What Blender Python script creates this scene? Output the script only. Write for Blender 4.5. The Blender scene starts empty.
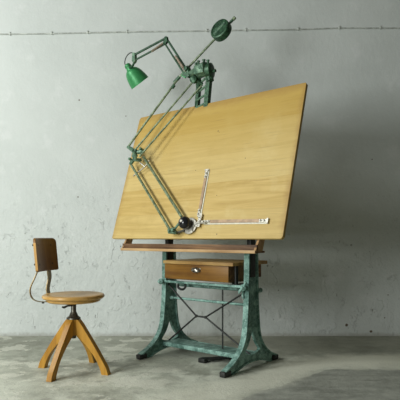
import bpy, bmesh, math, random
from mathutils import Vector, Matrix
random.seed(7)
PI = math.pi
S = bpy.context.scene
COL = S.collection

# ------------------------------------------------------------ camera
cam_d = bpy.data.cameras.new('camera'); cam = bpy.data.objects.new('camera', cam_d); COL.objects.link(cam)
cam.location = (0, 0, 0.86); cam.rotation_euler = (PI/2, 0, 0)
cam_d.sensor_width = 36; cam_d.lens = 36*506/400; cam_d.shift_y = 38/400
S.camera = cam

# ------------------------------------------------------------ light
w = bpy.data.worlds.new('world'); S.world = w; w.use_nodes = True
bg = w.node_tree.nodes['Background']; bg.inputs[0].default_value = (1.0, 0.97, 0.74, 1); bg.inputs[1].default_value = 0.07

def area(name, loc, target, sx, sy, power, color):
    d = bpy.data.lights.new(name, 'AREA'); d.shape = 'RECTANGLE'; d.size = sx; d.size_y = sy
    d.energy = power; d.color = color
    o = bpy.data.objects.new(name, d); COL.objects.link(o); o.location = loc
    o.rotation_euler = (Vector(target)-Vector(loc)).to_track_quat('-Z', 'Y').to_euler()
    return o
area('window_light', (-3.0, 0.1, 1.4), (-0.6, 4.0, 1.1), 1.2, 1.5, 115, (0.97, 1.0, 0.985))
area('skylight', (-4.3, 1.5, 3.7), (0.5, 3.2, 0.0), 1.4, 1.4, 135, (0.97, 1.0, 0.97))

S.view_settings.view_transform = 'Standard'; S.view_settings.look = 'None'
S.view_settings.gamma = 1; S.view_settings.use_curve_mapping = False
S.view_settings.exposure = 0.0

# ------------------------------------------------------------ node helpers
class NT:
    def __init__(s, name):
        s.m = bpy.data.materials.new(name); s.m.use_nodes = True
        s.t = s.m.node_tree; s.n = s.t.nodes; s.b = s.n['Principled BSDF']
        s.tc = s.n.new('ShaderNodeTexCoord'); s.co = s.tc.outputs['Object']
    def put(s, sock, v):
        if hasattr(v, 'is_output'): s.t.links.new(v, sock)
        elif isinstance(v, (tuple, list)) and len(v) == 3 and sock.type == 'RGBA': sock.default_value = (*v, 1)
        else: sock.default_value = v
    def mapping(s, scale=(1, 1, 1), loc=(0, 0, 0), rot=(0, 0, 0), co=None):
        n = s.n.new('ShaderNodeMapping'); s.put(n.inputs['Vector'], co or s.co)
        n.inputs['Scale'].default_value = scale; n.inputs['Location'].default_value = loc; n.inputs['Rotation'].default_value = rot
        return n.outputs[0]
    def noise(s, scale, detail=4, rough=0.55, co=None, dist=0):
        n = s.n.new('ShaderNodeTexNoise'); s.put(n.inputs['Vector'], co or s.co)
        n.inputs['Scale'].default_value = scale; n.inputs['Detail'].default_value = detail
        n.inputs['Roughness'].default_value = rough; n.inputs['Distortion'].default_value = dist
        return n.outputs['Fac']
    def voro(s, scale, co=None):
        n = s.n.new('ShaderNodeTexVoronoi'); s.put(n.inputs['Vector'], co or s.co); n.inputs['Scale'].default_value = scale
        return n.outputs['Distance']
    def ramp(s, v, a, b, ca=0.0, cb=1.0):
        n = s.n.new('ShaderNodeMapRange'); n.interpolation_type = 'SMOOTHSTEP'
        s.put(n.inputs[0], v); n.inputs[1].default_value = a; n.inputs[2].default_value = b
        n.inputs[3].default_value = ca; n.inputs[4].default_value = cb
        return n.outputs[0]
    def math(s, op, a, b=0.0, c=0.0):
        n = s.n.new('ShaderNodeMath'); n.operation = op
        s.put(n.inputs[0], a); s.put(n.inputs[1], b); s.put(n.inputs[2], c)
        return n.outputs[0]
    def mix(s, f, a, b, mode='MIX'):
        n = s.n.new('ShaderNodeMix'); n.data_type = 'RGBA'; n.blend_type = mode
        s.put(n.inputs[0], f); s.put(n.inputs[6], a); s.put(n.inputs[7], b)
        return n.outputs[2]
    def sep(s, co=None):
        n = s.n.new('ShaderNodeSeparateXYZ'); s.put(n.inputs[0], co or s.co); return n.outputs
    def dist(s, p, co=None, sc=(1, 1, 1)):
        n = s.n.new('ShaderNodeVectorMath'); n.operation = 'DISTANCE'
        s.put(n.inputs[0], co or s.co); n.inputs[1].default_value = p
        return n.outputs['Value']
    def spots(s, col, pts, dark):
        for p, r in pts:
            f = s.ramp(s.math('ADD', s.dist(p), s.math('MULTIPLY', s.noise(60), r*0.8)), r*1.1, r*1.6, 1, 0)
            col = s.mix(f, col, dark)
        return col
    def done(s, col, rough=0.5, metal=0.0, bump=None, strength=0.3, dist=0.01, spec=None):
        s.put(s.b.inputs['Base Color'], col); s.put(s.b.inputs['Roughness'], rough); s.put(s.b.inputs['Metallic'], metal)
        if spec is not None: s.b.inputs['Specular IOR Level'].default_value = spec
        if bump is not None:
            n = s.n.new('ShaderNodeBump'); s.put(n.inputs['Height'], bump)
            n.inputs['Strength'].default_value = strength; n.inputs['Distance'].default_value = dist
            s.t.links.new(n.outputs[0], s.b.inputs['Normal'])
        return s.m

def m_plain(name, c, rough=0.5, metal=0.0, var=0.25, scale=30):
    n = NT(name); f = n.ramp(n.noise(scale), 0.3, 0.7)
    return n.done(n.mix(f, tuple(x*(1-var) for x in c), tuple(min(1, x*(1+var)) for x in c)), rough, metal)

def m_wood(name, light, dark, axis=0, scale=1.0, rough=0.5, spots=()):
    n = NT(name); sc = [22, 22, 22]; sc[axis] = 1.6
    co = n.mapping(scale=tuple(x*scale for x in sc))
    g = n.noise(1.0, 6, 0.6, co, 0.6)
    fine = [160, 160, 160]; fine[axis] = 5
    g2 = n.noise(1.0, 3, 0.6, n.mapping(scale=tuple(x*scale for x in fine)))
    big = n.noise(4.0, 3)
    v = n.math('ADD', n.math('MULTIPLY', g, 0.6), n.math('MULTIPLY', big, 0.4))
    c = n.mix(n.ramp(v, 0.35, 0.65), dark, light)
    c = n.mix(n.ramp(g2, 0.55, 0.75, 0, 0.45), c, tuple(x*0.45 for x in dark))
    c = n.spots(c, spots, tuple(x*0.15 for x in dark))
    return n.done(c, rough, 0, g2, 0.15, 0.002, 0.3)

def m_board():
    n = NT('drawing board wood')
    x, y, z = n.sep()
    wob = n.math('MULTIPLY', n.noise(2.0, 2), 0.03)
    yy = n.math('ADD', n.math('SUBTRACT', y, n.math('MULTIPLY', x, 0.012)), wob)
    pl = n.math('FLOOR', n.math('MULTIPLY', yy, 4.9))
    wn = n.n.new('ShaderNodeTexWhiteNoise'); wn.noise_dimensions = '1D'; n.put(wn.inputs['W'], pl)
    tone = wn.outputs['Value']
    cb = n.n.new('ShaderNodeCombineXYZ'); n.put(cb.inputs[0], n.math('MULTIPLY', tone, 7.0)); n.put(cb.inputs[2], tone)
    va = n.n.new('ShaderNodeVectorMath'); va.operation = 'ADD'; n.put(va.inputs[0], n.co); n.put(va.inputs[1], cb.outputs[0])
    co = va.outputs[0]
    g = n.noise(1.0, 6, 0.62, n.mapping(scale=(1.3, 16, 5), co=co), 1.2)
    f2 = n.noise(1.0, 4, 0.6, n.mapping(scale=(5, 150, 5), co=co))
    blot = n.noise(2.2, 5, 0.65)
    c = n.mix(n.ramp(g, 0.32, 0.68), (0.47, 0.31, 0.080), (0.62, 0.44, 0.150))
    c = n.mix(n.math('MULTIPLY', tone, 0.5), c, (0.68, 0.54, 0.235))
    c = n.mix(n.ramp(blot, 0.52, 0.75, 0, 0.5), c, (0.42, 0.28, 0.075))
    c = n.mix(n.ramp(blot, 0.48, 0.28, 0, 0.5), c, (0.72, 0.60, 0.30))
    c = n.mix(n.ramp(n.math('ADD', y, n.math('MULTIPLY', n.noise(1.7, 3), .5)), .70, 1.15, 0, .75), c, (0.50, 0.33, 0.07))
    c = n.mix(n.ramp(f2, 0.56, 0.74, 0, 0.35), c, (0.26, 0.15, 0.05))
    # worn, soiled rim along the edges
    ex = n.math('ABSOLUTE', x); en = n.math('MULTIPLY', n.noise(9), 0.08)
    rim = n.math('MAXIMUM', n.ramp(n.math('ADD', ex, en), 0.74, 0.80), n.ramp(n.math('ADD', y, en), 0.99, 1.07))
    c = n.mix(n.math('MULTIPLY', rim, 0.55), c, (0.34, 0.19, 0.055))
    c = n.spots(c, [((0.105, .785, .0), .0045), ((0.116, .775, .0), .003), ((-.41, .81, 0), .004), ((.26, .03, 0), .004), ((.2, .30, 0), .003), ((.38, .55, 0), .003), ((-.03, .50, 0), .003)], (0.05, 0.03, 0.02))
    return n.done(c, 0.52, 0, f2, 0.1, 0.001, 0.3)

def m_patina():
    n = NT('chipped green cast iron')
    a = n.noise(16, 8, 0.7); b = n.noise(70, 5, 0.7)
    c = n.mix(n.ramp(a, 0.40, 0.62), (0.08, 0.175, 0.145), (0.28, 0.47, 0.41))
    c = n.mix(n.ramp(b, 0.54, 0.66, 0, 0.6), c, (0.44, 0.62, 0.55))
    c = n.mix(n.ramp(b, 0.40, 0.30, 0, 0.85), c, (0.018, 0.03, 0.026))
    return n.done(c, n.ramp(a, 0.3, 0.7, 0.45, 0.7), 0.15, b, 0.35, 0.003)

def m_green(name, dark, light, chip):
    n = NT(name); a = n.noise(45, 5, 0.65); b = n.noise(120, 4, 0.6)
    c = n.mix(n.ramp(a, 0.38, 0.62), dark, light)
    c = n.mix(n.ramp(b, 0.60, 0.68, 0, 0.6), c, chip)
    return n.done(c, 0.42, 0.25, a, 0.2, 0.002)

def m_wall():
    n = NT('old whitewashed plaster'); x, y, z = n.sep()
    big = n.noise(0.9, 5, 0.6); mid = n.noise(5, 6, 0.65); fine = n.noise(28, 5, 0.65)
    c = n.mix(n.ramp(big, 0.35, 0.65), (0.60, 0.64, 0.615), (0.665, 0.705, 0.68))
    c = n.mix(n.ramp(mid, 0.55, 0.70, 0, 0.35), c, (0.78, 0.80, 0.79))
    c = n.mix(n.ramp(n.noise(2.3, 8, .7, n.mapping(loc=(9, 1, 2))), .58, .75, 0, .18), c, (0.52, 0.54, 0.51))
    low = n.ramp(n.math('ADD', z, n.math('MULTIPLY', mid, 0.6)), 1.9, 1.0)
    flake = n.math('MULTIPLY', n.ramp(n.noise(9, 6, 0.7, n.mapping(scale=(1, 1, .8), loc=(3, 0, 5))), 0.60, 0.63), low)
    c = n.mix(n.math('MULTIPLY', flake, 0.22), c, (0.54, 0.57, 0.545))
    blis = n.math('MULTIPLY', n.ramp(n.noise(7, 3, .5, n.mapping(scale=(1, 1, .8), loc=(2, 0, 8))), .60, .615), low)
    dash = n.math('MULTIPLY', n.ramp(n.voro(9, n.mapping(scale=(1.6, 1, .55), loc=(.7, 0, .4))), 0.085, 0.05), n.math('MULTIPLY', low, n.ramp(n.noise(3, 2, .5, n.mapping(loc=(1, 0, 6))), .48, .56)))
    c = n.mix(n.math('MULTIPLY', dash, 0.45), c, (0.36, 0.36, 0.33))
    pit = n.math('MULTIPLY', n.ramp(n.voro(5.5, n.mapping(scale=(1, 1, 1), loc=(.3, 0, .1))), 0.055, 0.03), low)
    c = n.mix(n.math('MULTIPLY', pit, 0.6), c, (0.22, 0.2, 0.17))
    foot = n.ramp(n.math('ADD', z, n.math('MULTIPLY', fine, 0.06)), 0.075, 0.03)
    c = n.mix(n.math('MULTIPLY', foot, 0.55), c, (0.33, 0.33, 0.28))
    c = n.spots(c, [((1.286, 4.44, .096), .013), ((-1.07, 4.44, 1.22), .006), ((1.62, 4.44, .16), .006), ((1.65, 4.44, .36), .005), ((1.5, 4.44, .04), .012),
                    ((-1.06, 4.44, 2.07), .007), ((-.65, 4.44, 1.93), .005), ((1.51, 4.44, 1.55), .005)], (0.13, 0.10, 0.07))
    h = n.math('ADD', n.math('MULTIPLY', mid, 0.5), n.math('MULTIPLY', fine, n.ramp(z, 1.9, .6, 0.12, 0.5)))
    h = n.math('ADD', h, n.math('MULTIPLY', n.noise(13, 4, .6), n.ramp(z, 1.8, .5, 0, .6)))
    h = n.math('SUBTRACT', h, n.math('MULTIPLY', flake, 0.30)); h = n.math('ADD', h, n.math('MULTIPLY', blis, .22))
    h = n.math('SUBTRACT', n.math('SUBTRACT', h, pit), n.math('MULTIPLY', dash, .6))
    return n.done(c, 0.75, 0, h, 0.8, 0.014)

def m_floor():
    n = NT('worn cement floor'); x, y, z = n.sep()
    big = n.noise(1.3, 6, 0.62); mid = n.noise(5, 8, 0.68, None, 0.3); fine = n.noise(45, 5, 0.7)
    c = n.mix(n.ramp(big, 0.38, 0.62), (0.30, 0.31, 0.25), (0.60, 0.62, 0.52))
    c = n.mix(n.ramp(mid, 0.42, 0.66, 0, 0.75), c, (0.74, 0.76, 0.65))
    c = n.mix(n.ramp(n.noise(9, 7, .7, n.mapping(loc=(4, 2, 0))), .52, .68, 0, .5), c, (0.24, 0.24, 0.20))
    pat = n.math('MULTIPLY', n.ramp(n.noise(3.1, 7, 0.62, n.mapping(loc=(1.7, 4.2, 0), scale=(1, 1, 1))), 0.545, 0.560), n.ramp(x, 0.1, -0.4))
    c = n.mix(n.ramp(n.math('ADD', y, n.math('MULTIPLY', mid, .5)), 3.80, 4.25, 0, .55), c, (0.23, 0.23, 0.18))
    c = n.mix(n.math('MULTIPLY', pat, 0.6), c, (0.72, 0.72, 0.62))
    c = n.mix(n.ramp(fine, 0.58, 0.72, 0, 0.5), c, (0.13, 0.125, 0.105))
    pit = n.ramp(n.voro(13), 0.09, 0.05)
    c = n.mix(n.math('MULTIPLY', pit, n.ramp(mid, .45, .6, 0, .8)), c, (0.11, 0.105, 0.09))
    # newer, darker screed with its own ragged edge at the front right
    e = n.math('SUBTRACT', n.math('ADD', n.math('MULTIPLY', x, 0.95), 2.50), y)
    e2 = n.math('SUBTRACT', n.math('ADD', n.math('MULTIPLY', x, 0.10), 3.20), y)
    ed = n.math('ADD', n.math('MINIMUM', e, e2), n.math('MULTIPLY', n.math('SUBTRACT', n.noise(4, 5), .5), .22))
    f = n.ramp(ed, -0.012, 0.012)
    rows = n.math('ADD', n.math('MULTIPLY', n.noise(1.0, 4, .6, n.mapping(scale=(2.5, 16, 2), rot=(0, 0, .35))), .4), n.math('MULTIPLY', n.noise(14, 7, .75), .6))
    dk = n.mix(n.ramp(rows, .35, .65), (0.20, 0.21, 0.18), (0.42, 0.43, 0.38))
    dk = n.mix(n.ramp(fine, 0.55, 0.7, 0, 0.5), dk, (0.33, 0.335, 0.29))
    c = n.mix(n.math('MULTIPLY', f, .85), c, dk)
    # light falling past the board, painted into the cement as a paler band
    lit_band = n.ramp(n.math('ABSOLUTE', n.math('ADD', ed, n.math('ADD', .24, n.math('MULTIPLY', n.math('SUBTRACT', big, .5), .5)))), .30, .08)
    c = n.mix(n.math('MULTIPLY', lit_band, n.ramp(x, -.9, .6, 0, .85)), c, (0.80, 0.80, 0.67))
    c = n.mix(n.ramp(n.noise(110, 3, .6), .60, .70, 0, .45), c, (0.15, 0.15, 0.12))
    h = n.math('ADD', n.math('MULTIPLY', mid, 1.0), n.math('MULTIPLY', fine, 0.45))
    h = n.math('ADD', h, n.math('MULTIPLY', pat, 0.25)); h = n.math('SUBTRACT', h, n.math('MULTIPLY', pit, .3))
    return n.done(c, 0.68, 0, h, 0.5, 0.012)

M = dict(
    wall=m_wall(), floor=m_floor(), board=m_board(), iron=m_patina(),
    honey=m_wood('honey varnished wood', (0.50, 0.265, 0.040), (0.35, 0.165, 0.020), 2, 1.0, 0.38),
    honeyx=m_wood('honey varnished seat wood', (0.60, 0.37, 0.125), (0.42, 0.23, 0.055), 0, 1.0, 0.33),
    brown=m_wood('reddish brown plywood', (0.22, 0.10, 0.012), (0.14, 0.058, 0.006), 2, 1.0, 0.35),
    drawer=m_wood('varnished drawer wood', (0.26, 0.125, 0.018), (0.12, 0.05, 0.008), 0, 1.0, 0.4),
    slab=m_wood('pale worn wood', (0.58, 0.38, 0.14), (0.32, 0.17, 0.05), 0, 1.0, 0.5),
    weathered=m_wood('weathered dark wood', (0.34, 0.19, 0.08), (0.09, 0.04, 0.018), 0, 1.3, 0.55),
    darkwood=m_wood('dark stained tray wood', (0.27, 0.15, 0.07), (0.06, 0.028, 0.014), 0, 0.8, 0.6),
    lip=m_wood('worn light brown wood', (0.60, 0.40, 0.20), (0.34, 0.19, 0.08), 0, 1.0, 0.5),
    black=m_plain('black iron', (0.022, 0.024, 0.022), 0.5, 0.3, 0.4, 60),
    pad=m_plain('black rubber', (0.02, 0.02, 0.018), 0.6, 0, 0.4, 60),
    bakelite=m_plain('black bakelite', (0.012, 0.013, 0.015), 0.16, 0, 0.2, 10),
    steel=m_plain('tarnished steel', (0.48, 0.46, 0.38), 0.32, 0.9, 0.25, 60),
    nickel=m_plain('worn nickel', (0.50, 0.48, 0.42), 0.48, 0.7, 0.2, 90),
    pull=m_plain('dark tarnished pull metal', (0.30, 0.28, 0.24), 0.3, 0.9, 0.3, 80),
    brass=m_plain('dull brassy steel', (0.21, 0.16, 0.085), 0.4, 0.7, 0.3, 60),
    spindle=m_plain('dark oiled steel', (0.10, 0.095, 0.075), 0.4, 0.7, 0.4, 90),
    scalew=m_plain('ivory scale edge', (0.66, 0.64, 0.52), 0.4, 0, 0.12, 60),
    scaleb=m_plain('pinkish brown scale wood', (0.42, 0.27, 0.15), 0.45, 0, 0.25, 30),
    mach=m_green('dark green machine paint', (0.012, 0.045, 0.022), (0.045, 0.125, 0.062), (0.22, 0.30, 0.20)),
    machp=m_green('pale worn green paint', (0.06, 0.13, 0.085), (0.17, 0.29, 0.19), (0.35, 0.42, 0.30)),
    tube=m_green('worn green tube paint', (0.09, 0.13, 0.07), (0.27, 0.34, 0.21), (0.48, 0.50, 0.36)),
    lampd=m_green('lamp arm green', (0.010, 0.045, 0.020), (0.020, 0.085, 0.035), (0.05, 0.16, 0.08)),
    lampb=m_green('bright lamp green', (0.040, 0.25, 0.085), (0.05, 0.29, 0.10), (0.07, 0.36, 0.13)),
    inside=m_plain('white enamel', (0.7, 0.72, 0.68), 0.4), cable=m_plain('painted cable', (0.50, 0.53, 0.49), 0.6),
    springm=m_plain('old spring steel', (0.46, 0.38, 0.29), 0.45, 0.4, 0.2, 80),
)

# ------------------------------------------------------------ mesh builder
class MB:
    """collects shapes for ONE mesh; off is subtracted from every coordinate"""
    def __init__(s, off=(0, 0, 0)): s.bm = bmesh.new(); s.off = Vector(off)
    def box(s, lo, hi, bev=0.0, rot=None, piv=None):
        lo = Vector(lo); hi = Vector(hi); c = (lo+hi)/2; d = hi-lo
        g = bmesh.ops.create_cube(s.bm, size=1, matrix=Matrix.Translation(c) @ Matrix.Diagonal((*d, 1)))
        vs = g['verts']
        if bev:
            es = list({e for v in vs for e in v.link_edges})
            r = bmesh.ops.bevel(s.bm, geom=es, offset=bev, segments=2, affect='EDGES', profile=0.5)
            vs = list({v for f in r['faces'] for v in f.verts} | {v for v in vs if v.is_valid})
        if rot is not None: bmesh.ops.rotate(s.bm, verts=vs, cent=Vector(piv) if piv is not None else c, matrix=rot)
        return s
    def ring_skin(s, rings, close=False, caps=True):
        V = [[s.bm.verts.new(p) for p in r] for r in rings]; n = len(V[0])
        m = len(V) if close else len(V)-1
        for i in range(m):
            a, b = V[i], V[(i+1) % len(V)]
            for j in range(n): s.bm.faces.new((a[j], a[(j+1) % n], b[(j+1) % n], b[j]))
        if caps and not close:
            s.bm.faces.new(list(reversed(V[0]))); s.bm.faces.new(V[-1])
        return s
    def tube(s, pts, r, seg=10, close=False, flat=None):
        """round tube along pts; flat=(w,h,ref) makes a flat bar w wide along ref"""
        P = [Vector(p) for p in pts]; rings = []; N = len(P); up = None
        for i, p in enumerate(P):
            if close: t = (P[(i+1) % N]-P[i-1]).normalized()
            else: t = (P[min(i+1, N-1)]-P[max(i-1, 0)]).normalized()
            if flat: a = Vector(flat[2]); a = (a-t*a.dot(t)).normalized()
            elif up is None:
                a = t.orthogonal().normalized()
            else: a = (up-t*up.dot(t)).normalized()
            up = a; b = t.cross(a)
            if flat:
                W, H = flat[0]/2, flat[1]/2
                rings.append([p+a*x+b*y for x, y in ((W, H), (-W, H), (-W, -H), (W, -H))])
            else:
                rr = r[i] if isinstance(r, (list, tuple)) else r
                rings.append([p+(a*math.cos(2*PI*k/seg)+b*math.sin(2*PI*k/seg))*rr for k in range(seg)])
        return s.ring_skin(rings, close)
    def lathe(s, prof, origin=(0, 0, 0), axis=(0, 0, 1), seg=32, caps=True):
        """prof = [(r,h)] turned about axis"""
        o = Vector(origin); ax = Vector(axis).normalized(); a = ax.orthogonal().normalized(); b = ax.cross(a)
        return s.ring_skin([[o+ax*h+(a*math.cos(2*PI*k/seg)+b*math.sin(2*PI*k/seg))*max(r, 1e-4) for k in range(seg)] for r, h in prof], False, caps)
    def prism(s, loops, fn, t0, t1):
        """outline (and holes) in 2D, extruded from t0 to t1; fn(u,v,t) -> point"""
        es = []
        for L in loops:
            vs = [s.bm.verts.new(fn(u, v, t0)) for u, v in L]
            es += [s.bm.edges.new((vs[i], vs[(i+1) % len(vs)])) for i in range(len(vs))]
        g = bmesh.ops.triangle_fill(s.bm, edges=es, use_beauty=True)
        fs = [f for f in g['geom'] if isinstance(f, bmesh.types.BMFace)]
        r = bmesh.ops.extrude_face_region(s.bm, geom=fs, use_keep_orig=True)
        d = Vector(fn(0, 0, t1))-Vector(fn(0, 0, t0))
        bmesh.ops.translate(s.bm, verts=[v for v in r['geom'] if isinstance(v, bmesh.types.BMVert)], vec=d)
        return s
    def build(s, name, mat, parent=None, bev=0.0, angle=35, loc=(0, 0, 0), rot=None):
        bmesh.ops.translate(s.bm, verts=s.bm.verts, vec=-s.off)
        bmesh.ops.recalc_face_normals(s.bm, faces=s.bm.faces)
        me = bpy.data.meshes.new(name); s.bm.to_mesh(me); s.bm.free()
        for p in me.polygons: p.use_smooth = True
        me.set_sharp_from_angle(angle=math.radians(angle))
        o = bpy.data.objects.new(name, me); COL.objects.link(o); me.materials.append(M[mat])
        o.parent = parent; o.location = loc
        if rot is not None: o.rotation_euler = rot
        if bev:
            b = o.modifiers.new('bevel', 'BEVEL'); b.width = bev; b.segments = 2; b.limit_method = 'ANGLE'; b.angle_limit = math.radians(40)
        return o

def smooth(pts, n=6):
    P = [Vector(p) for p in pts]; P = [2*P[0]-P[1]]+P+[2*P[-1]-P[-2]]; out = []
    for i in range(1, len(P)-2):
        for k in range(n):
            t = k/n; a, b, c, d = P[i-1:i+3]
            out.append(0.5*((2*b)+(c-a)*t+(2*a-5*b+4*c-d)*t*t+(3*b-a-3*c+d)*t**3))
    return out+[P[-2]]

def thing(name, loc, rz, label, cat, group=None):
    o = bpy.data.objects.new(name, None); COL.objects.link(o); o.empty_display_size = 0.1
    o.location = loc; o.rotation_euler = (0, 0, rz); o['label'] = label; o['category'] = cat
    if group: o['group'] = group
    return o

# ------------------------------------------------------------ room
def struct(mb, name, mat):
    o = mb.build(name, mat); o['kind'] = 'structure'; return o
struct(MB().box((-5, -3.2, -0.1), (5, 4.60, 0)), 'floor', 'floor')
struct(MB().box((-5, 4.44, 0), (5, 4.60, 3.6)), 'wall_back', 'wall')

# thin cable clipped along the back wall
WY = 4.44
cab = thing('wall_cable', (0, WY, 2.66), 0, 'thin grey cable clipped along the top of the back wall', 'cable')
cpts = [(-2.3, 2.640), (-1.74, 2.647), (-1.32, 2.652), (-.96, 2.660), (-.58, 2.668), (-.2, 2.672), (.05, 2.676), (.4, 2.682), (.86, 2.688), (1.22, 2.700), (1.58, 2.700), (2.3, 2.702)]
MB((0, WY, 2.66)).tube(smooth([(x, WY-.006, z) for x, z in cpts], 4), .0055, 8).build('cable', 'cable', cab)
for x, z in ((-1.665, 2.648), (-1.30, 2.653), (-.985, 2.660), (-.64, 2.667), (.06, 2.677), (.40, 2.682), (.86, 2.690), (1.22, 2.700), (1.58, 2.701)):
    c = MB((x, WY, z)); c.box((x-.006, WY-.014, z-.010), (x+.006, WY, z+.010), .002); c.tube([(x, WY, z+.014), (x, WY-.016, z+.012)], .004, 8)
    c.build('clip', 'cable', cab, loc=(x, 0, z-2.66))

# ------------------------------------------------------------ drafting table (local frame: X width, Y back, Z up)
TH = 0.6837
TC = Vector((0.0654, 3.6257, 0))
RZ = Matrix.Rotation(-TH, 4, 'Z')
def loc2w(p): return TC + (RZ @ Vector(p))
table = thing('drafting_table', TC, -TH, 'antique drafting table with tilted golden wooden board on green cast iron stand', 'drafting table')

half = [(.051, .765), (.054, .62), (.057, .50), (.064, .38), (.074, .29), (.088, .215), (.122, .150), (.175, .100), (.235, .063), (.290, .042), (.318, .030), (.322, .0)]
under = [(.255, .0), (.225, .006), (.165, .022), (.105, .036), (.060, .043), (0, .046)]
win = [(0, .268), (.014, .232), (.032, .192), (.054, .158), (.094, .112), (.058, .094), (.03, .087), (0, .085)]
YC = -.03
def dense(L, n=3): return [(p.x, p.y) for p in smooth([(a, b, 0) for a, b in L], n)]
def frame(X, parent):
    outer = dense(half[:-1])+[half[-1]]; un = dense(under)
    right = outer+un[:-1]+[un[-1]]
    # squeeze so the rear foot reaches less far than the front one
    def sy(u): return YC + (u*0.97 if u < 0 else u*0.95)
    loop = [(sy(-u), v) for u, v in right]
    loop2 = [(sy(u), v) for u, v in right[:-1]][::-1]
    outline = loop+loop2
    wd = dense(win)
    hole = [(YC-u, v) for u, v in wd]+[(YC+u, v) for u, v in wd[1:-1]][::-1]
    m = MB(); m.prism([outline, hole], lambda u, v, t: (t, u, v), X-.009, X+.009)
    FW = .040
    def flange(path, w=FW, th=.012): m.tube([(X, a, b) for a, b in path], 0, flat=(w, th, (1, 0, 0)))
    for sg in (-1, 1):
        flange([(sy(sg*u), v) for u, v in dense(half[:-2])+[half[-2]]])
        flange([(sy(sg*u), v) for u, v in un], .034, .010)
    flange(hole+[hole[0]], .022, .007)
    m.box((X-.020, sy(-.054), .755), (X+.020, sy(.054), .768), .003)
    f = m.build('stand_frame', 'iron', parent)
    for sg in (-1, 1):
        y0, y1 = sorted((sy(sg*.262), sy(sg*.338)))
        MB().box((X-.022, y0, 0), (X+.022, y1, .036), .008).build('foot_pad', 'pad', f)
    return f
XL, XR = -.360, .380
frame(XL, table); frame(XR, table)
# sliding posts that carry the board
for X in (XL, XR):
    m = MB(); m.box((X-.016, -.060, .60), (X+.016, .0, 1.16), .004)
    m.tube([(X, -.02, 1.14), (X, .06, 1.20)], .015, 12)
    m.build('board_post', 'black', table)
# rails
m = MB(); m.box((XL-.03, -.106, .531), (XR-.02, -.092, .548), .004); m.box((XL-.03, -.10, .530), (XR-.02, -.076, .536))
m.build('front_rail', 'iron', table)
MB().tube([(XL, -.03, .412), (XR, -.03, .412)], .0095, 12).tube([(XL+.02, -.03, .412), (XL+.05, -.03, .412)], .015, 12).tube([(XR-.05, -.03, .412), (XR-.02, -.03, .412)], .015, 12).build('cross_tube', 'iron', table)
MB().tube([(XL, .07, .50), (XR, .07, .50)], .012, 12).build('cross_tube', 'iron', table)
m = MB(); m.box((XL, -.105, .078), (XR, .055, .088), .003); m.box((XL, -.112, .062), (XR, -.100, .092), .003); m.box((XL, .050, .062), (XR, .060, .090), .003)
m.build('footboard', 'iron', table)
# tie rods
cA, cB = Vector((-.090, -.035, .296)), Vector((-.005, -.035, .296))
for a, b in ((cA, (XL, -.05, .520)), (cA, (XL, -.04, .085)), (cB, (XR, -.05, .520)), (cB, (XR, -.04, .085))):
    MB().tube([a, b], .0062, 8).build('tie_rod', 'black', table)
MB().tube([cA, cB], .0065, 8).lathe([(.011, -.006), (.011, .006)], cA, (0, 1, 0), 12).lathe([(.011, -.006), (.011, .006)], cB, (0, 1, 0), 12).build('tie_link', 'black', table)
# pedal and rod
m = MB(); m.tube([(.135, -.02, .50), (.135, -.02, .03)], .0055, 8).build('pedal_rod', 'black', table)
m = MB(); m.tube([(.045, -.115, .022), (.09, -.06, .020), (.155, .07, .020), (.17, .10, .022)], 0, flat=(.048, .014, (1, -.5, 0)))
m.box((.02, -.15, .0), (.075, -.10, .03), .004); m.box((.13, .05, 0), (.18, .10, .03), .004)
m.build('pedal', 'black', table)
# clamp knobs on the columns
def knob(X, big):
    m = MB(); o = Vector((X, -.082, .538)); ax = (0, -1, 0)
    m.lathe([(.012, 0), (.012, .03), (.020, .032), (.022, .045), (.014, .052), (.010, .066), (.004, .070)], o, ax, 16)
    if big:
        for s_ in (-1, 1):
            m.tube([o+Vector((0, -.045, 0)), o+Vector((s_*.022, -.052, s_*.026)), o+Vector((s_*.026, -.054, s_*.040))], [.008, .010, .006], 8)
        m.lathe([(.026, .0), (.026, .016)], o, ax, 18)
        m.tube([o+Vector((-.012, -.015, 0)), o+Vector((-.022, -.015, -.05)), o+Vector((-.018, -.015, -.075))], .009, 8)
    m.build('clamp_knob', 'iron', table)
knob(XL, False); knob(XR, True)
m = MB(); m.tube(smooth([(XL+.02, .0, .530), (XL+.05, .0, .530), (XL+.125, .0, .522), (XL+.135, .0, .495), (XL+.105, .0, .475), (XL+.065, .0, .487), (XL+.065, .0, .510)], 5), .009, 8)
m.build('scroll_bracket', 'black', table)
# rear knob on right column
MB().tube([(XR+.0, .05, .505), (XR+.0, .085, .505)], .016, 12).build('pivot_boss', 'iron', table)

# drawer cabinet
cab2 = MB(); DX0, DX1 = -.300, .275
cab2.box((DX0+.01, -.125, .568), (DX0+.024, .20, .674)); cab2.box((DX1-.020, -.125, .568), (DX1-.004, .20, .674))
cab2.box((DX0+.01, -.125, .562), (DX1-.004, .20, .570)); cab2.box((DX0+.01, .19, .568), (DX1-.004, .204, .674))
cb_ = cab2.build('drawer_cabinet', 'weathered', table)
MB().box((-.310, -.150, .674), (.315, .280, .698), .003).build('cabinet_top', 'slab', cb_)
dr = MB().box((DX0, -.145, .566), (DX1, -.126, .672), .003).build('drawer', 'drawer', cb_)
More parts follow.
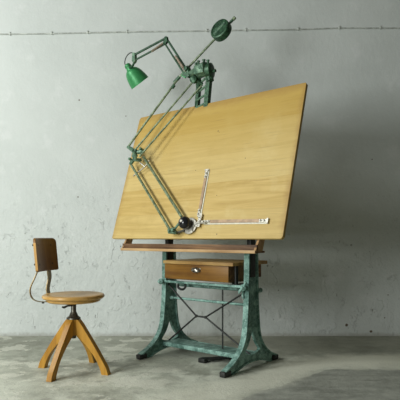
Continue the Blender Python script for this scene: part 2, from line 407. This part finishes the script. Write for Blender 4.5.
# cup pull
m = MB(); n_ = 12; px, pz = .000, .636
rings = []
for i in range(7):
    a = i/6*PI/2
    rr = .037*math.cos(a*.92); yy = -.145-.026*math.sin(a)
    rings.append([(px+rr*1.15*math.cos(PI*k/n_), yy, pz-.006+rr*.75*math.sin(PI*k/n_)) for k in range(n_+1)])
bmv = [[m.bm.verts.new(p) for p in r] for r in rings]
for i in range(6):
    for k in range(n_): m.bm.faces.new((bmv[i][k], bmv[i][k+1], bmv[i+1][k+1], bmv[i+1][k]))
m.box((px-.038, -.1475, pz-.010), (px+.038, -.1455, pz+.016), .0008)
m.tube([(px-.030, -.150, pz-.010), (px, -.166, pz-.012), (px+.030, -.150, pz-.010)], .0035, 8)
m.build('cup_pull', 'pull', dr)
MB().box((.18, .215, .582), (.290, .235, .674), .002).build('back_panel', 'weathered', cb_)
m = MB(); m.box((.295, -.10, .548), (.305, -.075, .674)); m.box((.288, -.10, .548), (.313, -.02, .554)); m.box((.25, -.07, .546), (.258, -.045, .565))
m.build('cabinet_bracket', 'black', cb_)

# pencil tray below the board
TZ = .768; TX0, TX1 = -.625, .572
m = MB(); m.box((TX0, -.275, TZ), (TX1, -.17, TZ+.012)); tr = m.build('pencil_tray', 'weathered', table, .001)
MB().box((TX0, -.283, TZ-.002), (TX1, -.268, TZ+.017), .002).build('tray_lip', 'lip', tr)
MB().box((TX0, -.262, TZ+.010), (TX1, -.250, TZ+.050), .001).build('tray_back', 'darkwood', tr)
for X, t in ((TX0, .016), (TX1-.016, .016)):
    MB().prism([[(-.283, TZ), (-.20, TZ), (-.165, .862), (-.225, .862)]], lambda u, v, q: (q, u, v), X, X+t).build('tray_end', 'lip', tr, .001)

# the board: own local frame x width, y up the slope, z off the board
ANG = math.radians(16.89)
B0 = Vector((0, -.26, .8563))
BM = Matrix.Translation(B0) @ Matrix.Rotation(PI/2-ANG, 4, 'X')     # board frame -> table frame
def bp(a, s_, n): return BM @ Vector((a, s_, n))
bmb = MB(); ch = .006
bmb.prism([[(-.748, ch), (-.742, 0), (.738, 0), (.748, .014), (.748, 1.021), (.742, 1.0285), (-.735, 1.0285), (-.748, 1.012)]], lambda u, v, t: (u, v, t), -.024, 0)
brd = bmb.build('drawing_board', 'board', table, .0015, loc=B0, rot=(PI/2-ANG, 0, 0))
# battens and tilt bracket behind the board
for a in (-.50, .50):
    MB().box((a-.03, .06, -.054), (a+.03, .97, -.024), .003).build('batten', 'weathered', brd)
for X in (XL, XR):
    m = MB(); m.box((X-.018, .22, -.075), (X+.018, .80, -.0245), .003); m.build('tilt_rail', 'black', brd)

# ------------------------------------------------------------ drafting machine
HB = bp(-.10, 1.05, -.01)
DM = thing('drafting_machine', loc2w(HB), -TH, 'green parallel-arm drafting machine with counterweight clamped to the top of the drawing board', 'drafting machine')
def D(): return MB(HB)
bar_n = -.05
# support: two slotted bars with rungs rising behind the board
m = D()
P1a, P1b = Vector((-.165, .055, 1.74)), Vector((-.130, .045, 2.01))
P2a, P2b = Vector((-.075, .055, 1.74)), Vector((-.018, .03, 2.055))
m.tube([P1a, P1b], 0, flat=(.028, .030, (1, 0, 0))); m.tube([P2a, P2b], 0, flat=(.036, .034, (1, 0, 0)))
m.build('support_bracket', 'mach', DM)
for t in (.30, .50, .70, .90):
    a = P1a.lerp(P1b, t); b = P2a.lerp(P2b, t); D().tube([a+Vector((0, -.012, .004)), b+Vector((0, -.012, .010))], .0085, 8).build('rung', 'machp', DM)
MB(HB).box(tuple(bp(-.15, .99, 0)+Vector((0, .03, .0))), tuple(bp(-.04, .99, 0)+Vector((0, .075, .045))), .006).build('edge_clamp', 'machp', DM)
# pivot head
hc = Vector((-.068, .01, 2.080))
m = D(); m.lathe([(.030, -.045), (.046, -.040), (.050, .0), (.046, .040), (.030, .045)], hc, (1, -.25, .15), 20)
m.box(hc+Vector((-.048, -.050, -.036)), hc+Vector((.040, .015, .032)), .010)
m.tube([hc+Vector((-.045, -.02, .0)), hc+Vector((-.085, -.045, -.03))], .024, 14)
m.build('pivot_head', 'machp', DM)
m = D(); m.lathe([(.030, -.02), (.052, -.016), (.055, .02), (.035, .03)], hc+Vector((.045, .02, -.01)), (1, .2, 0), 20)
m.tube([hc+Vector((.04, .02, -.02)), P2b+Vector((.008, 0, -.06))], .026, 12)
m.tube([hc+Vector((-.045, .0, -.03)), P1b+Vector((0, 0, -.04))], .022, 12)
m.lathe([(.012, -.02), (.026, -.014), (.026, .014), (.012, .02)], hc+Vector((-.06, -.03, -.065)), (.3, -1, 0), 16)
m.build('pivot_housing', 'mach', DM)
for dx, dy, dz in ((-.045, -.02, .040), (-.015, -.03, .045), (.020, -.01, .052), (.050, .0, .045), (.085, .02, -.02)):
    o = hc+Vector((dx, dy, dz)); D().lathe([(.009, -.012), (.009, .008), (.012, .009), (.012, .018), (.006, .020)], o, (.1, -.1, 1) if dz > 0 else (1, 0, 0), 8).build('bolt', 'mach', DM)

# counterweight rod and weight
rodA, rodB = bp(-.325, 1.235, .085), bp(.115, 1.625, .085)
elb = bp(-.663, .703, .12)
D().tube([rodA, rodB], .0085, 12).lathe([(.010, 0), (.013, .004), (.013, .022), (.008, .026)], rodB, rodB-rodA, 12).build('counterweight_rod', 'tube', DM)
D().tube([rodA.lerp(rodB, .955), rodB+(rodB-rodA)*.012], .0105, 12).build('rod_end', 'mach', DM)
cw = rodA.lerp(rodB, .815)
rd = (rodB-rodA).normalized()
cdir = (RZ.inverted() @ Vector((-.065, -3.65, -1.25))).normalized(); e1_ = (cdir-rd*cdir.dot(rd)).normalized(); e2_ = rd.cross(e1_)
if e2_.x > 0: e2_ = -e2_
nloc = (e1_*.62+e2_*.78).normalized(); cw = cw+nloc*.012
wt = D().lathe([(.0, -.032), (.066, -.032), (.076, -.026), (.078, -.016), (.078, .018), (.076, .025), (.069, .029), (.063, .029), (.060, .024), (.0, .024)], cw, nloc, 40).build('counterweight', 'mach', DM)
side = nloc.cross(rd)
m = D(); m.tube([cw+nloc*.022-rd*.056, cw+nloc*.022+rd*.056], .011, 8)
m.build('weight_rib', 'machp', wt)
m = D()
for k in range(6):           # raised cast characters, worn past reading
    c = cw+nloc*.0245+rd*(-.034+.0135*k)+side*(.028-.0016*(k-2.5)**2)
    m.tube([c-side*.007, c+side*.007], .0016, 6)
    if k % 2: m.tube([c-side*.006, c-side*.006+rd*.006], .0015, 6)
    else: m.tube([c+rd*.005-side*.006, c+rd*.005+side*.006], .0015, 6)
m.build('raised_lettering', 'machp', wt)

# upper arm: main tube and two parallel tubes
D().tube([rodA+rd*.02, elb], .0085, 10).build('arm_tube', 'tube', DM)
D().tube([rodA-rd*.03, rodA+rd*.03], .0135, 12).tube([bp(-.337, 1.19, .088), bp(-.352, 1.165, .089)], .0125, 12).build('tube_collar', 'mach', DM)
t2a, t2b = bp(-.128, 1.214, .08), bp(-.583, .660, .12)
t3a, t3b = bp(-.085, 1.163, .05), bp(-.520, .610, .11)
D().tube([t2a, t2b], .0068, 10).build('arm_tube', 'tube', DM)
D().tube([t3a, t3b], .0068, 10).build('arm_tube', 'tube', DM)
D().tube([rodA+(rodB-rodA)*.20, hc+Vector((-.085, -.04, -.02))], .020, 12).tube([t2a, hc+Vector((-.06, -.03, -.05))], .013, 10).tube([t3a, hc+Vector((-.055, -.02, -.06))], .012, 10).build('arm_joint', 'mach', DM)

# elbow
e1, e2, e3 = elb, bp(-.583, .660, .12), bp(-.520, .610, .10)
la, lb = bp(-.660, .588, .06), bp(-.530, .632, .06)
m = D(); m.tube([e1, e2], [.013, .018], 10); m.tube([e2, bp(-.585, .625, .09)], .018, 10)
m.tube([bp(-.56, .655, .10), bp(-.51, .665, .09)], .016, 10)
m.tube([bp(-.62, .612, .075), bp(-.54, .600, .075)], .014, 10); m.tube([la, bp(-.61, .62, .075)], .014, 10)
m.lathe([(.020, -.012), (.020, .012)], bp(-.60, .635, .09), nloc, 14)
for a, s_ in ((-.575, .668), (-.52, .672), (-.618, .60), (-.55, .595)):
    m.lathe([(.011, -.012), (.011, .010), (.007, .014)], bp(a, s_, .112), (0, -1, .3), 8)
m.build('elbow_joint', 'machp', DM)
m = D(); m.tube(smooth([bp(-.470, .600, .05), bp(-.505, .560, .045), bp(-.555, .530, .04), bp(-.600, .505, .04), bp(-.612, .485, .045)], 5), .0055, 8)
m.tube([bp(-.50, .55, .05), bp(-.55, .585, .065)], .0055, 8)
m.build('parking_hook', 'nickel', DM)
# lower arm
lc, ld = bp(-.105, .042, .05), bp(-.028, .140, .05)
D().tube([la, lc], .0095, 10).build('arm_tube', 'tube', DM)
D().tube([lb, ld], .0105, 10).build('arm_tube', 'tube', DM)
# head
m = D(); m.tube([lc, bp(-.075, .055, .045)], .014, 10); m.tube([bp(-.080, .045, .045), bp(-.010, .130, .05)], .0085, 10)
m.tube([bp(-.125, .035, .04), bp(-.055, .030, .04)], .012, 10)
for a, s_ in ((-.105, .040), (-.072, .040)): m.lathe([(.012, -.015), (.012, .018), (.008, .022)], bp(a, s_, .05), (0, -1, .3), 8)
m.build('head_link', 'machp', DM)
hcn = (.030, .085)
m = D(); ax = (bp(0, 0, 1)-bp(0, 0, 0))
m.lathe([(.030, .010), (.056, .010), (.058, .012), (.058, .018), (.052, .021), (.030, .021)], bp(*hcn, 0), ax, 40)
m.build('protractor_disc', 'nickel', DM)
m = D(); m.lathe([(.024, .004), (.026, .02), (.020, .035)], bp(*hcn, 0), ax, 24)
m.tube([bp(-.06, .035, .025), bp(.0, .05, .025)], .009, 8); m.tube([bp(.065, .045, .012), bp(.075, .10, .02)], .010, 8)
m.build('head_base', 'spindle', DM)
kc = bp(.018, .094, .060)
pr = [(.0, -.038)]+[(.044*math.sin(a), -.038*math.cos(a)) for a in [k*PI/12 for k in range(1, 12)]]+[(.0, .038)]
kb = D().lathe(pr, kc, ax, 28).build('control_knob', 'bakelite', DM)
D().lathe([(.010, .034), (.010, .040), (.006, .042)], kc, ax, 14).build('release_button', 'nickel', kb)
m = D()   # L bracket that holds the two scales
m.tube([bp(.075, .10, .016), bp(.115, .118, .014)], 0, flat=(.034, .010, (0, 1, .3)))
m.tube([bp(.105, .075, .016), bp(.108, .170, .014)], 0, flat=(.026, .010, (1, 0, 0)))
m.tube([bp(.09, .108, .017), bp(.165, .107, .014)], 0, flat=(.022, .010, (0, 1, .3)))
for p in ((.09, .085), (.112, .130), (.10, .15), (.135, .11)): m.lathe([(.010, .010), (.010, .024), (.006, .026)], bp(*p, 0), ax, 10)
m.build('scale_chuck', 'nickel', DM)

def scale_rule(o, d, L):
    """o start (a,s); d unit direction; built flat on the board"""
    o = Vector((*o, 0)); d = Vector((*d, 0)); q = Vector((-d.y, d.x, 0))
    def P(l, w, n): v = o+d*l+q*w; return bp(v.x, v.y, n)
    def slab(m, l0, l1, w0, w1, n0, n1):
        V = [m.bm.verts.new(P(l, w_, n)) for n in (n0, n1) for l, w_ in ((l0, w0), (l1, w0), (l1, w1), (l0, w1))]
        for f in ((0, 1, 2, 3), (4, 5, 6, 7), (0, 1, 5, 4), (1, 2, 6, 5), (2, 3, 7, 6), (3, 0, 4, 7)): m.bm.faces.new([V[i] for i in f])
    m = D(); slab(m, .0, L, -.016, .014, .001, .004); r = m.build('scale', 'scalew', DM)
    m = D(); slab(m, .055, L-.06, -.006, .014, .004, .010); m.build('wooden_bar', 'scaleb', r)
    m = D(); slab(m, .0, .055, -.004, .012, .004, .013)
    for l in (.02, .045): m.lathe([(.007, 0), (.007, .008), (.004, .010)], P(l, .004, .011), ax, 10)
    m.build('scale_clip', 'nickel', r)
    m = D(); slab(m, L-.065, L-.004, -.006, .012, .004, .011)
    for l in (L-.055, L-.03): m.lathe([(.007, 0), (.007, .008), (.004, .010)], P(l, .004, .010), ax, 10)
    slab(m, L-.012, L, -.014, .018, .004, .014); m.build('scale_clip', 'nickel', r)
scale_rule((.138, .112), (1, -.008), .500)
scale_rule((.088, .150), (-.016, 1), .345)

# ------------------------------------------------------------ lamp clamped on the drafting machine
LB = Vector((-.20, -.03, 2.06))
lamp = thing('desk_lamp', loc2w(LB), -TH, 'bright green balanced-arm lamp with conical shade, reaching left above the drawing board', 'lamp')
def Lm(): return MB(LB)
j0, j0b = Vector((-.180, -.03, 2.090)), Vector((-.215, -.03, 2.078))
j1, j1b, j1c = Vector((-.326, -.10, 2.344)), Vector((-.341, -.10, 2.308)), Vector((-.300, -.10, 2.320))
j2, j2b = Vector((-.555, -.20, 2.245)), Vector((-.556, -.20, 2.203))
m = Lm(); m.tube([j0+Vector((.02, 0, -.045)), j0b+Vector((0, -.002, -.005))], 0, flat=(.030, .030, (0, 1, 0)))
m.tube([j0+Vector((.005, 0, .015)), j0+Vector((.02, .0, -.05))], .016, 10); m.tube([j0+Vector((.02, .02, -.03)), j0+Vector((.06, .02, -.03))], .014, 10)
m.lathe([(.016, -.014), (.018, .014)], j0+Vector((.0, -.01, .012)), (0, 1, 0), 14)
m.build('lamp_bracket', 'lampd', lamp)
MB(LB).tube([j0b+Vector((-.006, -.01, -.008)), j0+Vector((-.002, -.01, -.045))], 0, flat=(.010, .030, (0, 1, 0))).build('clamp_plate', 'lampb', lamp)
Lm().tube([j0, j1], .0082, 8).build('lamp_arm', 'lampd', lamp)
Lm().tube([j0b, j1b], .0068, 8).build('lamp_arm', 'lampd', lamp)
Lm().tube([j1, j2], .0085, 8).build('lamp_arm', 'lampd', lamp)
Lm().tube([j1b+Vector((.01, 0, -.005)), j2b], .0070, 8).build('lamp_arm', 'lampd', lamp)
m = Lm()
for s_ in (-.008, .008):
    o = Vector((0, s_, 0)); m.prism([[(j1.x+.010, j1.z+.010), (j1.x-.012, j1.z+.008), (j1b.x-.012, j1b.z-.004), (j1b.x+.004, j1b.z-.014), (j1.x+.018, j1.z-.03)]], lambda u, v, t: (u, t, v), j1.y+s_-.0015, j1.y+s_+.0015)
m.tube([j1+Vector((0, -.013, 0)), j1+Vector((0, .013, 0))], .008, 10); m.tube([j1b+Vector((0, -.013, 0)), j1b+Vector((0, .013, 0))], .007, 10)
m.build('elbow_plate', 'lampd', lamp)
def spring(a, b, r=.0066, turns=14):
    a, b = Vector(a), Vector(b); t = (b-a).normalized(); u = t.orthogonal().normalized(); v = t.cross(u); n = turns*8
    Lm().tube([a+(b-a)*(k/n)+(u*math.cos(2*PI*k/8)+v*math.sin(2*PI*k/8))*r for k in range(n+1)], .0024, 5).build('spring', 'springm', lamp)
spring((-.262, -.055, 2.190), (-.205, -.035, 2.100)); spring((-.252, -.085, 2.200), (-.195, -.060, 2.110))
spring((-.352, -.095, 2.318), (-.432, -.135, 2.262)); spring((-.345, -.118, 2.303), (-.425, -.155, 2.252))
m = Lm(); m.prism([[(-.572, 2.262), (-.548, 2.255), (-.545, 2.195), (-.560, 2.180), (-.578, 2.200)]], lambda u, v, t: (u, t, v), -.212, -.188)
m.build('head_plate', 'machp', lamp)
so, ri = Vector((-.648, -.195, 2.188)), Vector((-.610, -.105, 2.075))
# head joint between plate and socket
sax = (ri-so).normalized()
Lm().tube(smooth([(-.560, -.200, 2.190), (-.585, -.198, 2.165), (-.615, -.195, 2.160), so+sax*.022], 4), .0085, 8).build('head_joint', 'lampd', lamp)
# loop of flex
c = Vector((-.618, -.195, 2.222)); R_ = .054
Lm().tube(smooth([c+Vector((math.cos(a)*R_, math.sin(a)*.008, math.sin(a)*R_)) for a in [math.radians(d) for d in range(-20, 252, 16)]], 3)+[], .0038, 8).build('flex_cable', 'black', lamp)
m = Lm(); m.lathe([(.0, -.010), (.014, -.008), (.022, -.002), (.025, .006), (.025, .026), (.029, .032), (.034, .040), (.034, .046)], so, sax, 28)
m.build('socket_cap', 'lampb', lamp)
shp = [(.024, .034), (.034, .040), (.047, .052), (.057, .070), (.064, .092), (.069, .115), (.0725, .138), (.074, .152), (.0755, .153)]
inn = [(.0735, .153), (.071, .138), (.067, .115), (.062, .092), (.055, .071), (.045, .054), (.032, .043), (.0, .040)]
shp = [(a*1.09, .034+(b-.034)*1.09) for a, b in shp]; inn = [(a*1.09, .034+(b-.034)*1.09) for a, b in inn]
sh = Lm().lathe(shp+inn, so, sax, 48).build('lamp_shade', 'lampb', lamp, angle=50)
for k in (0, 1, 2, 3, 4, 5):
    a = k*PI/3; aa = sax.orthogonal().normalized(); bb = sax.cross(aa)
    p = so+sax*.012+(aa*math.cos(a)+bb*math.sin(a))*.0245
    Lm().lathe([(.0045, -.001), (.0045, .0012)], p, p-(so+sax*.012), 8).build('vent_hole', 'black', sh)
m = Lm(); m.lathe([(.012, .045), (.013, .06), (.024, .08), (.029, .10), (.024, .122), (.010, .132), (.0, .134)], so, sax, 24).build('bulb', 'inside', lamp)

# ------------------------------------------------------------ swivel chair
CC = Vector((-.818, 3.275, 0))
chair = thing('swivel_chair', CC, 0, 'honey wooden swivel chair with round seat and small plywood backrest on four splayed legs', 'chair')
legp_out = [(.022, .352), (.060, .318), (.120, .238), (.175, .162), (.222, .092), (.252, .045), (.268, .0)]
legp_in = [(.218, .0), (.205, .040), (.172, .100), (.120, .160), (.070, .205), (.030, .238), (.022, .245)]
po = dense(legp_out); pi_ = dense(legp_in)
for i, a in enumerate((-109, -21, 71, 159)):
    d = Vector((math.cos(math.radians(a)), math.sin(math.radians(a)), 0)); q = Vector((-d.y, d.x, 0))
    o = MB().prism([po+pi_], lambda u, v, t: d*u+q*t+Vector((0, 0, v)), -.0185, .0185).build('leg', 'honey', chair, .005)
MB().lathe([(.036, .235), (.036, .33), (.030, .352), (.0, .352)], seg=20).build('hub', 'honey', chair)
m = MB(); m.lathe([(.046, .338), (.044, .346), (.030, .356), (.022, .375), (.0165, .385), (.0165, .44), (.030, .448), (.030, .458)], seg=24)
m.build('spindle', 'spindle', chair)
MB().lathe([(.0, .212), (.014, .212), (.017, .216), (.017, .24), (.0, .24)], seg=16).build('spindle_nut', 'spindle', chair)
m = MB(); m.tube([(0, -.01, .425), (-.03, -.03, .425)], .006, 8)
for s_ in (-1, 1): m.tube([(-.03, -.03, .425), (-.036+s_*.018, -.034, .425+s_*.010), (-.036+s_*.030, -.036, .425+s_*.006)], [.006, .008, .005], 8)
m.build('wing_screw', 'black', chair)
m = MB()
m.lathe([(.0, .490), (.06, .4915), (.13, .495), (.172, .4985), (.186, .498), (.194, .494), (.1975, .487), (.197, .479), (.190, .472), (.17, .468), (.0, .467)], seg=64)
m.build('seat', 'honeyx', chair)
m = MB(); m.lathe([(.0, .468), (.172, .468), (.172, .456), (.160, .449), (.0, .449)], seg=48)
m.build('seat_underframe', 'honeyx', chair)
# backrest plate, gently curved, leaning back
bw = Vector((.055, .292, 0)).normalized(); bnrm = Vector((bw.y, -bw.x, 0))
bc = Vector((-.183, -.015, .0)); W2 = .138; z0, z1 = .648, .860
def bpnt(u, v, t):          # u across -1..1, v height, t thickness
    lean = -(v-z0)*.10
    return bc+bw*(u*W2)+bnrm*(t+lean+.022*u*u)+Vector((0, 0, v))
NU = 16; m = MB()
def zt(u):  # rounded top corners
    k = max(0, abs(u)-.78)/.22; return z1-.030*(1-math.sqrt(max(0, 1-k*k)))
def zb(u):
    k = max(0, abs(u)-.90)/.10; return z0+.010*(1-math.sqrt(max(0, 1-k*k)))
rings = []
us = [-1, -.985, -.96, -.92, -.86, -.78]+[-.6+.2*i for i in range(7)]+[.78, .86, .92, .96, .985, 1]
for u in us:
    a, b = zb(u), zt(u); hs = [a+(b-a)*k/6 for k in range(7)]
    rings.append([bpnt(u, z, .0085) for z in hs]+[bpnt(u, z, -.0085) for z in reversed(hs)])
m.ring_skin(rings); bk = m.build('backrest', 'brown', chair, .002)
m = MB()
rings = []
for u in (-1.0, -1.012):
    a, b = zb(-1)+.001, zt(-1)-.001; rings.append([bpnt(u, a, .0085), bpnt(u, b, .0085), bpnt(u, b, -.0085), bpnt(u, a, -.0085)])
m.ring_skin(rings).build('edge_band', 'honey', bk)
for u in (-.64, .62):
    for v in (z0+.045, z1-.045):
        p = bpnt(u, v, -.010); MB().lathe([(.010, 0), (.010, .006), (.006, .012), (.006, .018)], p, -bnrm, 10).build('screw', 'black', bk)
        p = bpnt(u, v, .0082); MB().lathe([(.006, 0), (.005, .0015)], p, bnrm, 10).build('screw', 'black', bk)
# strap springs
def strap(u, pts, wdt, th):
    top = [bpnt(u, z1-.03, -.0115), bpnt(u, z0+.05, -.0115), bpnt(u, z0+.002, -.0125)]
    MB().tube(smooth(top+[Vector(p) for p in pts], 6), 0, flat=(wdt, th, bw)).build('back_strap', 'brass', chair)
y1 = -.105; y2 = .075
strap(-.66, [(-.222, y1, .600), (-.242, y1, .555), (-.246, y1, .515), (-.228, y1, .478), (-.190, y1, .462), (-.14, y1*.9, .459)], .014, .004)
strap(.50, [(-.178, y2, .600), (-.186, y2, .555), (-.190, y2, .520), (-.182, y2, .485), (-.165, y2, .464), (-.11, y2, .459)], .044, .007)
MB().lathe([(.008, 0), (.008, .008)], (-.165, y1, .450), (0, 0, 1), 8).build('bolt', 'black', chair)
